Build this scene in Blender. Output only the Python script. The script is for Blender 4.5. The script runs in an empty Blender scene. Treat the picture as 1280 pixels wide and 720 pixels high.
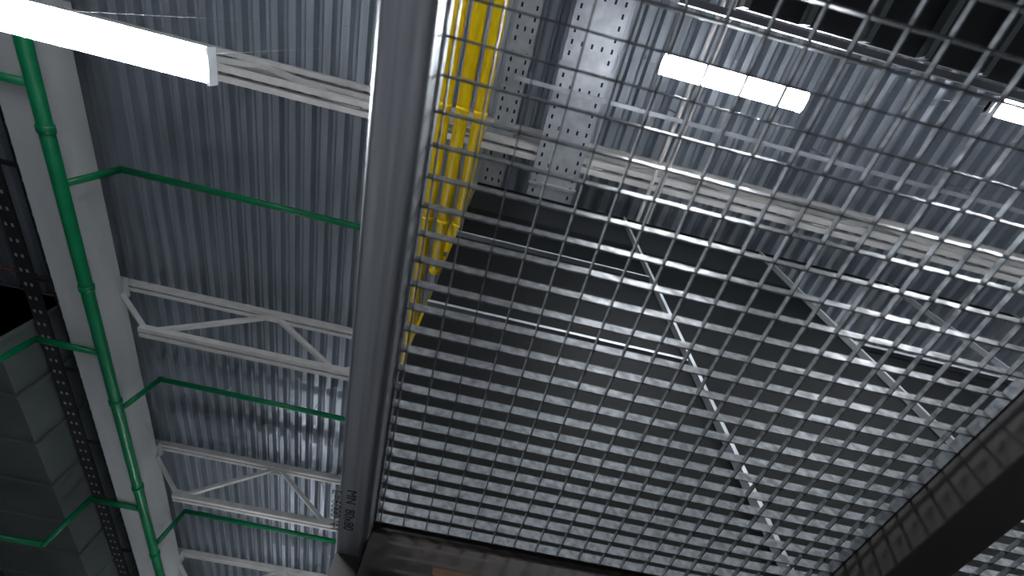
import bpy, bmesh, math, random
from mathutils import Vector, Matrix
random.seed(4)
EYE=1.6   # camera height; heights below are given relative to the eye (h) and lifted by EYE
sc=bpy.context.scene
sc.view_settings.view_transform='Standard'

# ------------------------------------------------------------------ materials
def mat(name, col, metal=0.0, rough=0.5, col2=None, scale=(8,8,8), detail=4, bump=0.0, rvar=0.0, contrast=(0.35,0.65), emis=None, spec=0.5):
    m=bpy.data.materials.new(name); m.use_nodes=True
    nt=m.node_tree; b=nt.nodes['Principled BSDF']
    b.inputs['Base Color'].default_value=(*col,1); b.inputs['Metallic'].default_value=metal
    b.inputs['Roughness'].default_value=rough
    b.inputs['Specular IOR Level'].default_value=spec
    if emis:
        b.inputs['Emission Color'].default_value=(*emis[0],1); b.inputs['Emission Strength'].default_value=emis[1]
    if col2 is None: col2=tuple(c*0.8 for c in col)
    tc=nt.nodes.new('ShaderNodeTexCoord'); mp=nt.nodes.new('ShaderNodeMapping'); mp.inputs['Scale'].default_value=scale
    nz=nt.nodes.new('ShaderNodeTexNoise'); nz.inputs['Scale'].default_value=1; nz.inputs['Detail'].default_value=detail
    nt.links.new(tc.outputs['Object'],mp.inputs['Vector']); nt.links.new(mp.outputs[0],nz.inputs['Vector'])
    mr=nt.nodes.new('ShaderNodeMapRange'); mr.inputs['From Min'].default_value=contrast[0]; mr.inputs['From Max'].default_value=contrast[1]
    nt.links.new(nz.outputs['Fac'],mr.inputs['Value'])
    mx=nt.nodes.new('ShaderNodeMix'); mx.data_type='RGBA'
    mx.inputs['A'].default_value=(*col,1); mx.inputs['B'].default_value=(*col2,1)
    nt.links.new(mr.outputs[0],mx.inputs['Factor']); nt.links.new(mx.outputs['Result'],b.inputs['Base Color'])
    if rvar:
        r2=nt.nodes.new('ShaderNodeMapRange'); r2.inputs['To Min'].default_value=max(0.05,rough-rvar); r2.inputs['To Max'].default_value=min(1,rough+rvar)
        nt.links.new(mr.outputs[0],r2.inputs['Value']); nt.links.new(r2.outputs[0],b.inputs['Roughness'])
    if bump:
        bp=nt.nodes.new('ShaderNodeBump'); bp.inputs['Strength'].default_value=bump; bp.inputs['Distance'].default_value=0.01
        nt.links.new(nz.outputs['Fac'],bp.inputs['Height']); nt.links.new(bp.outputs[0],b.inputs['Normal'])
    return m
M={}
M['galv']=mat('galvanised_grating',(0.18,0.19,0.205),0.6,0.47,(0.075,0.079,0.086),(35,35,35),5,0.2,0.1)
M['tube']=mat('mill_steel_tube',(0.36,0.37,0.39),0.8,0.40,(0.26,0.265,0.28),(60,1.5,60),4,0.12,0.08)
M['deck']=mat('galvanised_deck',(0.46,0.505,0.56),0.6,0.44,(0.34,0.375,0.42),(5,0.4,5),3,0.0,0.06)
M['white']=mat('white_steel_paint',(0.74,0.72,0.70),0,0.5,(0.62,0.60,0.58),(3,3,3))
M['concrete']=mat('pale_beam_paint',(0.66,0.67,0.68),0,0.7,(0.58,0.59,0.60),(2,0.6,2))
M['green']=mat('green_pipe_paint',(0.0,0.24,0.09),0,0.35,(0.0,0.19,0.07),(3,3,3))
M['yellow']=mat('yellow_pipe_paint',(0.98,0.68,0.0),0,0.4,(0.92,0.61,0.0),(3,3,3))
M['tray']=mat('zinc_cable_tray',(0.52,0.54,0.58),0.5,0.45,(0.40,0.42,0.46),(6,6,6))
M['hole']=mat('dark_hole',(0.01,0.01,0.012),0,0.9)
M['panel']=mat('dark_cladding',(0.004,0.0045,0.005),0.0,0.6,(0.002,0.0025,0.003),(1.2,1.2,0.8),3,spec=.04)
M['panel2']=mat('grey_cladding',(0.009,0.010,0.011),0.0,0.6,(0.006,0.007,0.008),(1.2,1.2,0.8),3,spec=.08)
M['dark']=mat('dark_steel',(0.03,0.03,0.034),0.2,0.55)
M['brown']=mat('brown_primer',(0.018,0.010,0.007),0,0.5,(0.013,0.008,0.006),(5,5,5))
M['orange']=mat('orange_label',(0.12,0.045,0.012),0,0.5)
M['greybeam']=mat('dark_primer_beam',(0.042,0.038,0.036),0.0,0.6,(0.036,0.032,0.031),(4,2,4))
M['duct']=mat('duct_sheet',(0.22,0.25,0.245),0.4,0.5,(0.17,0.195,0.19),(0.7,0.7,0.7))
M['alu']=mat('bright_profile',(0.24,0.25,0.27),0.3,0.45,(0.18,0.19,0.20),(4,4,4))
M['lamp']=mat('lamp_diffuser',(0.9,0.95,1.0),0,0.4,emis=((0.90,0.955,1.0),215))
M['lampbody']=mat('lamp_housing',(0.6,0.62,0.65),0,0.4)
M['wall']=mat('hall_wall_panel',(0.12,0.12,0.13),0,0.7,(0.09,0.09,0.10),(0.5,0.5,0.5))
M['floor']=mat('concrete_floor',(0.20,0.20,0.21),0,0.6,(0.15,0.15,0.16),(0.8,0.8,0.8))
M['ink']=mat('marker_ink',(0.01,0.01,0.01),0,0.8)
M['red']=mat('red_pipe_paint',(0.10,0.015,0.012),0,0.5)

# ------------------------------------------------------------------ builder
class B:
    def __init__(s,name,origin=(0,0,0)):
        s.n=name; s.bm=bmesh.new(); s.mats=[]; s.o=Vector(origin)
    def mi(s,m):
        if m not in s.mats: s.mats.append(m)
        return s.mats.index(m)
    def box(s,a,b,m):
        i=s.mi(m); x0,y0,z0=a; x1,y1,z1=b
        v=[s.bm.verts.new((x,y,z)) for z in (z0,z1) for y in (y0,y1) for x in (x0,x1)]
        for f in ((0,2,3,1),(4,5,7,6),(0,1,5,4),(2,6,7,3),(0,4,6,2),(1,3,7,5)):
            s.bm.faces.new([v[k] for k in f]).material_index=i
    def bar(s,p,q,w,d,m,up=(0,0,1)):
        i=s.mi(m); p=Vector(p);q=Vector(q); t=(q-p).normalized(); u=Vector(up)
        sd=t.cross(u)
        if sd.length<1e-4: sd=t.cross(Vector((1,0,0)))
        sd.normalize(); u=sd.cross(t).normalized()
        v=[s.bm.verts.new(c+sd*a*w/2+u*b*d/2) for c in (p,q) for a,b in ((-1,-1),(1,-1),(1,1),(-1,1))]
        fs=[(3,2,1,0),(4,5,6,7)]+[(k,(k+1)%4,4+(k+1)%4,4+k) for k in range(4)]
        for f in fs: s.bm.faces.new([v[k] for k in f]).material_index=i
    def cyl(s,p,q,r,m,n=16,r2=None):
        i=s.mi(m); p=Vector(p);q=Vector(q); t=(q-p).normalized()
        a=t.orthogonal().normalized(); b=t.cross(a)
        r2=r if r2 is None else r2
        A=[];C=[]
        for k in range(n):
            c=math.cos(2*math.pi*k/n); d=math.sin(2*math.pi*k/n)
            A.append(s.bm.verts.new(p+(a*c+b*d)*r)); C.append(s.bm.verts.new(q+(a*c+b*d)*r2))
        for k in range(n):
            f=s.bm.faces.new((A[k],A[(k+1)%n],C[(k+1)%n],C[k])); f.material_index=i; f.smooth=True
        s.bm.faces.new(A[::-1]).material_index=i; s.bm.faces.new(C).material_index=i
    def ball(s,p,r,m):
        i=s.mi(m)
        g=bmesh.ops.create_uvsphere(s.bm,u_segments=14,v_segments=8,radius=r,matrix=Matrix.Translation(p))
        for v in g['verts']:
            for f in v.link_faces: f.material_index=i; f.smooth=True
    def pipe(s,pts,r,m):
        for a,b in zip(pts,pts[1:]): s.cyl(a,b,r,m)
        for a in pts[1:-1]: s.ball(Vector(a),r*1.06,m)
    def done(s,parent=None,bevel=0,seg=3):
        me=bpy.data.meshes.new(s.n)
        bmesh.ops.recalc_face_normals(s.bm,faces=s.bm.faces[:])
        s.bm.to_mesh(me); s.bm.free()
        for k in s.mats: me.materials.append(M[k])
        o=bpy.data.objects.new(s.n,me); bpy.context.scene.collection.objects.link(o)
        if parent: o.parent=parent
        if bevel:
            bv=o.modifiers.new('bevel','BEVEL'); bv.width=bevel; bv.segments=seg; bv.limit_method='ANGLE'
            for p in me.polygons: p.use_smooth=True
            o.modifiers.new('wn','WEIGHTED_NORMAL')
        return o
def H(h): return h+EYE

# ------------------------------------------------------------------ room
X0,X1,Y0,Y1=-20.0,15.0,-10.0,26.0
ROOF=8.62
HT=8.61
b=B('floor'); b.box((X0,Y0,-0.2),(X1,Y1,0),'floor'); b.done()
ZT=H(8.95)
b=B('wall_left'); b.box((X0-.2,Y0,0),(X0,Y1,ZT),'wall'); b.done()
b=B('wall_right'); b.box((X1,Y0,0),(X1+.2,Y1,ZT),'wall'); b.done()
b=B('wall_far'); b.box((X0,Y1,0),(X1,Y1+.2,ZT),'wall'); b.done()
b=B('wall_near'); b.box((X0,Y0-.2,0),(X1,Y0,ZT),'wall'); b.done()
# trapezoidal roof deck
b=B('ceiling'); i=b.mi('deck'); P=0.30; D=0.15
x=X0; prof=[]
while x<X1-.001:
    prof+= [(x,0),(x+.10,0),(x+.13,D),(x+.17,D),(x+.19,D-.02),(x+.21,D),(x+P-.03,D)]
    x+=P
prof.append((X1,0))
prev=None
for (px,pz) in prof:
    px=min(px,X1)
    v=(b.bm.verts.new((px,Y0,H(ROOF)+pz)),b.bm.verts.new((px,Y1,H(ROOF)+pz)))
    if prev: b.bm.faces.new((prev[0],v[0],v[1],prev[1])).material_index=i
    prev=v
b.box((X0,Y0,H(ROOF)+D+.05),(X1,Y1,H(ROOF)+D+.2),'dark')
b.done()

# ------------------------------------------------------------------ trusses
def truss(Y):
    b=B('roof_truss'); top=H(8.54); bot=H(7.2)
    for dy in (-.07,.07):
        b.bar((-8.0,Y+dy,top),(X1,Y+dy,top),.085,.14,'white')
        b.bar((-6.42,Y+dy,bot),(12.9,Y+dy,bot),.085,.13,'white')
    bn=[-6.3+3.8*k for k in range(6)]; tn=[-8.0]+[v+1.9 for v in bn]
    tn[-1]=14.8
    for k,xb in enumerate(bn):
        b.bar((tn[k],Y,top),(xb,Y,bot),.09,.09,'white')
        b.bar((xb,Y,bot),(tn[k+1],Y,top),.09,.09,'white')
        b.box((xb-.14,Y-.012,bot-.05),(xb+.14,Y+.012,bot+.18),'white')
    for xt in tn[1:-1]: b.box((xt-.16,Y-.012,top-.2),(xt+.16,Y+.012,top),'white')
    b.done()
TY=[1.53+5.29*k for k in (-2,-1,0,1,2,3,4)]
for y in TY: truss(y)

# ------------------------------------------------------------------ edge beam + green sprinkler main
b=B('roof_edge_beam'); b.box((-8.05,Y0,H(7.3)),(-7.5,Y1,H(8.2)),'concrete')
for y in TY: b.box((-8.0,y-.25,H(8.2)),(-7.6,y+.25,H(8.46)),'concrete')
b.done(bevel=.02)
b=B('green_sprinkler_pipe')
b.pipe([(-7.32,Y0+.1,H(7.22)),(-7.32,Y1-.1,H(7.22))],.105,'green')
for k in range(-1,5):
    yy=4.0+5.36*k
    b.pipe([(-7.32,yy,H(7.22)),(-7.2,yy,H(8.36)),(-2.2,yy,H(8.30))],.065,'green')
    b.cyl((-2.3,yy,H(8.30)),(-2.2,yy,H(8.30)),.08,'green')
    for xx in (-5.6,-3.4):
        b.cyl((xx,yy,H(8.32)),(xx,yy,H(HT)),.012,'white',6)
for y in range(-9,26,3): b.cyl((-7.32,y,H(7.22)),(-7.32,y+.12,H(7.22)),.125,'green')
for yy in (2.4,7.7,13.0,18.3):
    b.pipe([(-7.4,yy,H(7.22)),(-8.7,yy,H(7.25)),(-8.75,yy,H(6.0)),(-13,yy,H(6.0))],.065,'green')
b.done()

# ------------------------------------------------------------------ left bay
b=B('air_duct')
b.box((-11.6,7.6,H(6.9)),(-9.15,25.5,H(8.5)),'duct')
for k in range(12):
    y=7.6+k*1.5
    b.box((-11.66,y,H(6.84)),(-9.09,y+.07,H(8.55)),'duct')
b.done()
b=B('perforated_cable_ladder')
for xx in (-8.96,-8.37):
    b.box((xx,Y0+.5,H(7.55)),(xx+.28,Y1-.5,H(7.6)),'dark')
    y=-6
    while y<22:
        for dx in (.07,.19):
            b.box((xx+dx-.02,y,H(7.545)),(xx+dx+.025,y+.07,H(7.55)),'tray')
        y+=.33
for k in range(14):
    b.box((-9.0,-8+k*2.4,H(7.6)),(-8.07,-8+k*2.4+.08,H(7.66)),'dark')
b.done()
b=B('red_fire_pipe'); b.pipe([(X0+.1,6.6,H(7.9)),(-8.1,6.6,H(7.9))],.035,'red'); b.done()

# ------------------------------------------------------------------ yellow gas pipes
b=B('yellow_gas_pipes')
for x,ye in ((-.985,5.4),(-.75,3.45),(-.515,3.45)):
    b.pipe([(x,Y0+.2,H(6.3)),(x,ye,H(6.3)),(x,ye,H(8.6))],.088,'yellow')
    for y in (-6,-3,-.9,1.0,2.6): b.cyl((x,y,H(6.3)),(x,y+.05,H(6.3)),.095,'yellow')
for y in (-5,-1.6,1.3,3.2):
    b.box((-1.25,y-.03,H(6.39)),(-.42,y+.03,H(6.43)),'tray')
    for xx in (-1.22,-.43): b.cyl((xx,y,H(6.42)),(xx,y,H(HT)),.009,'tray',6)
b.done()

# ------------------------------------------------------------------ perforated cable trays
def tray(x0,x1,h,y0,y1):
    b=B('perforated_cable_tray')
    b.box((x0,y0,H(h)),(x1,y1,H(h)+.006),'tray')
    b.box((x0-.004,y0,H(h)),(x0,y1,H(h)+.09),'tray'); b.box((x1,y0,H(h)),(x1+.004,y1,H(h)+.09),'tray')
    y=y0+.1; w=x1-x0; n=max(3,int(w/.12))
    row=0
    while y<y1-.1:
        for k in range(n):
            if row%4!=3 and k not in (0,n-1): continue
            xx=x0+w*(k+.5)/n
            b.box((xx-.015,y,H(h)-.002),(xx+.015,y+.06,H(h)),'hole')
        y+=.14; row+=1
    y=y0+.7
    while y<y1:
        b.box((x0-.03,y,H(h)-.05),(x1+.03,y+.05,H(h)-.004),'tray')
        for xx in (x0-.018,x1+.018): b.cyl((xx,y+.02,H(h)-.03),(xx,y+.02,H(HT)),.01,'tray',6)
        y+=1.7
    b.done()
tray(.38,1.08,7.0,-9,5.5)
tray(-.38,-.05,7.5,-9,6)
b=B('electrical_conduit_run')
for xx in (2.2,2.35,4.6):
    b.pipe([(xx,-8,H(7.0)),(xx,8,H(7.0))],.03,'white')
b.bar((-.2,.55,H(6.9)),(8,.55,H(6.9)),.06,.05,'tray')
b.bar((-.2,-.8,H(6.9)),(8,-.8,H(6.9)),.06,.05,'tray')
for xx in (0,2.5,5,7.8):
    for yy in (.55,-.8): b.cyl((xx,yy,H(6.9)),(xx,yy,H(HT)),.01,'tray',6)
b.done()

# ------------------------------------------------------------------ dark clad storage cabin with bright profiles
b=B('dark_clad_rack')
YW=1.84; XL=-.35
def panel(x0,x1,z0,z1,m='panel'):
    b.box((x0,YW+.03,z0),(x1,YW+.08,z1),m)
panel(-.25,1.69,0,H(1.2))
panel(XL,1.69,H(1.2),H(4.2))
panel(XL,1.69,H(4.2),H(5.1),'panel')
panel(XL,1.69,H(5.1),H(6.0),'panel2')
panel(1.69,3.66,0,H(5.0))
panel(1.69,3.66,H(5.0),H(5.9),'panel2')
panel(3.66,9.6,0,H(3.8))
b.box((XL,YW+.08,H(1.2)),(XL+.05,6.5,H(6)),'panel')
b.box((XL,YW+.08,H(5.95)),(3.66,6.5,H(6.0)),'panel')
for x in (1.69,3.66,5.62,7.6,9.6):
    w=.014
    b.box((x-w,YW-.03,0),(x+w,YW+.03,H(5.98)),'alu')
    b.box((x-w,6.42,0),(x+w,6.5,H(5.98)),'alu')
for h in (2.83,4.2):
    b.box((XL,YW-.02,H(h)),(1.66,YW+.03,H(h)+.03),'alu')
b.box((XL,YW-.01,H(5.93)),(9.6,YW+.03,H(5.99)),'panel')
b.box((3.69,YW-.02,H(3.8)),(9.6,YW+.03,H(3.8)+.05),'alu')
for x in (5.62,7.6):
    b.bar((x,YW,H(5.9)),(x,6.46,H(5.9)),.06,.06,'alu')
b.done()

# ------------------------------------------------------------------ grating panels
PX,PY=.082,.071
def grating(x0,x1,y0,y1):
    b=B('steel_floor_grating')
    y=y1-.006
    while y>y0:
        b.box((x0,y-.004,H(1.0)),(x1,y,H(1.031)),'galv'); y-=PY
    x=x0+.02
    while x<x1:
        b.box((x-.0018,y0,H(1.0)),(x+.0018,y1,H(1.013)),'galv'); x+=PX
    for xx in (x0,x1-.004): b.box((xx,y0,H(1.0)),(xx+.004,y1,H(1.031)),'galv')
    b.done()
grating(-.178,1.468,-1.2,1.61)
grating(1.665,3.2,-1.2,1.61)

# ------------------------------------------------------------------ supporting frame
b=B('steel_tube_beam')
b.box((-.290,-1.4,H(.92)),(-.181,1.79,H(1.03)),'tube')
b.done(bevel=.022,seg=6)
b=B('frame_side_beam'); b.box((1.47,-1.4,H(.895)),(1.662,1.79,H(1.03)),'greybeam'); b.done(bevel=.006)
b=B('frame_end_beam'); b.box((-.178,1.615,H(.70)),(1.468,1.70,H(1.03)),'brown')
b.box((0.06,1.612,H(.86)),(.36,1.615,H(.885)),'orange'); b.done()
b=B('frame_support_posts')
for x in (-.236,1.566,3.26):
    for y in (-1.35,1.74):
        b.box((x-.045,y-.045,0),(x+.045,y+.045,H(.895 if x>0 else .92)),'greybeam')
b.box((3.2,-1.4,H(.895)),(3.32,1.79,H(1.03)),'greybeam')
b.box((-.292,-1.5,H(.93)),(3.32,-1.4,H(1.03)),'greybeam')
b.done()
# hand-written marks on tube beam
cu=bpy.data.curves.new('marker_writing','FONT'); cu.body='MN  80x80\n L=6000 /44'; cu.size=.046; cu.extrude=.0003
to=bpy.data.objects.new('marker_writing',cu); bpy.context.scene.collection.objects.link(to)
to.data.materials.append(M['ink'])
to.location=(-.262,1.34,H(.9195)); to.rotation_euler=(math.pi,0,math.radians(90))

# ------------------------------------------------------------------ upper platform (top right)
b=B('upper_platform')
b.box((.9,-4.0,H(2.62)),(5.0,-.34,H(2.66)),'dark')
for k in range(14):
    x=.9+.31*k
    b.box((x,-4.0,H(2.56)),(x+.03,-.34,H(2.62)),'duct')
b.bar((.6,-.30,H(2.56)),(5.0,-.30,H(2.56)),.03,.05,'alu')
b.bar((.9,-.75,H(2.5)),(5.0,-.55,H(2.5)),.025,.025,'alu')
for x in (.95,4.95):
    b.box((x-.05,-4,0),(x+.05,-3.9,H(2.62)),'dark')
b.done()

# ------------------------------------------------------------------ luminaires and added fill lamps
def lamp(xc,yc,h,L=1.4,w=.15):
    b=B('fluorescent_or_fill_lamp')
    b.box((xc-L/2,yc-w*.42,H(h)+.045),(xc+L/2,yc+w*.42,H(h)+.08),'lampbody')
    n=10; i=b.mi('lamp'); rings=[]
    for xx in (xc-L/2+.01,xc+L/2-.01):
        rings.append([b.bm.verts.new((xx,yc+math.cos(math.pi*k/n)*w/2,H(h)+.045-math.sin(math.pi*k/n)*.05)) for k in range(n+1)])
    for k in range(n):
        f=b.bm.faces.new((rings[0][k],rings[0][k+1],rings[1][k+1],rings[1][k])); f.material_index=i; f.smooth=True
    b.bm.faces.new(rings[0]).material_index=i; b.bm.faces.new(rings[1][::-1]).material_index=i
    b.box((xc-L/2+.01,yc-w/2,H(h)+.045),(xc+L/2-.01,yc+w/2,H(h)+.062),'lamp')
    for s in (-1,1):
        xe=xc+s*L/2
        b.box((min(xe,xe-s*.012),yc-w*.53,H(h)+.01),(max(xe,xe-s*.012)+.001,yc+w*.53,H(h)+.085),'lampbody')
        b.cyl((xc+s*L*.35,yc,H(h)+.08),(xc+s*L*.35,yc,H(HT)),.0015,'lampbody',6)
    b.done()
lamp(-2.40,.545,2.6,1.45,.18)
lamp(1.82,-.05,4.6,1.40,.17)
lamp(4.75,-.42,4.6,1.25,.15)
for (x,y,h) in ((-5.0,-1.6,4.8),(-2.4,-4.5,4.6),(5,-4.5,4.6),(9,-1,4.6),(11,6,4.6),
                (-5.0,14.5,5),(-1.5,14.5,5),(-5.0,20,5),(-5.6,-6,4.8),(5,14.5,5)):
    lamp(x,y,h)  # unseen extra lamps, added out of view to brighten roof and left bay

# ------------------------------------------------------------------ world + camera
w=bpy.data.worlds.new('World'); sc.world=w; w.use_nodes=True
w.node_tree.nodes['Background'].inputs[0].default_value=(.02,.025,.03,1)
w.node_tree.nodes['Background'].inputs[1].default_value=.3
Xw=Vector((8160,1901,570)).normalized();Yw=Vector((-274,1005,570)).normalized();Zw=Xw.cross(Yw).normalized()
cx=Vector((Xw[0],Yw[0],Zw[0])); cz=Vector((Xw[2],Yw[2],Zw[2]))
cx.normalize(); cz=(cz-cx*cx.dot(cz)).normalized(); cy=cz.cross(cx)
R=Matrix((cx,-cy,-cz)).transposed()
cam=bpy.data.cameras.new('camera'); co=bpy.data.objects.new('camera',cam); sc.collection.objects.link(co)
cam.sensor_width=36; cam.lens=570/1280*36; cam.clip_start=.01; cam.clip_end=200
cam.dof.use_dof=True; cam.dof.focus_distance=3.2; cam.dof.aperture_fstop=2.1
co.matrix_world=Matrix.Translation((0,0,EYE))@R.to_4x4()
sc.camera=co
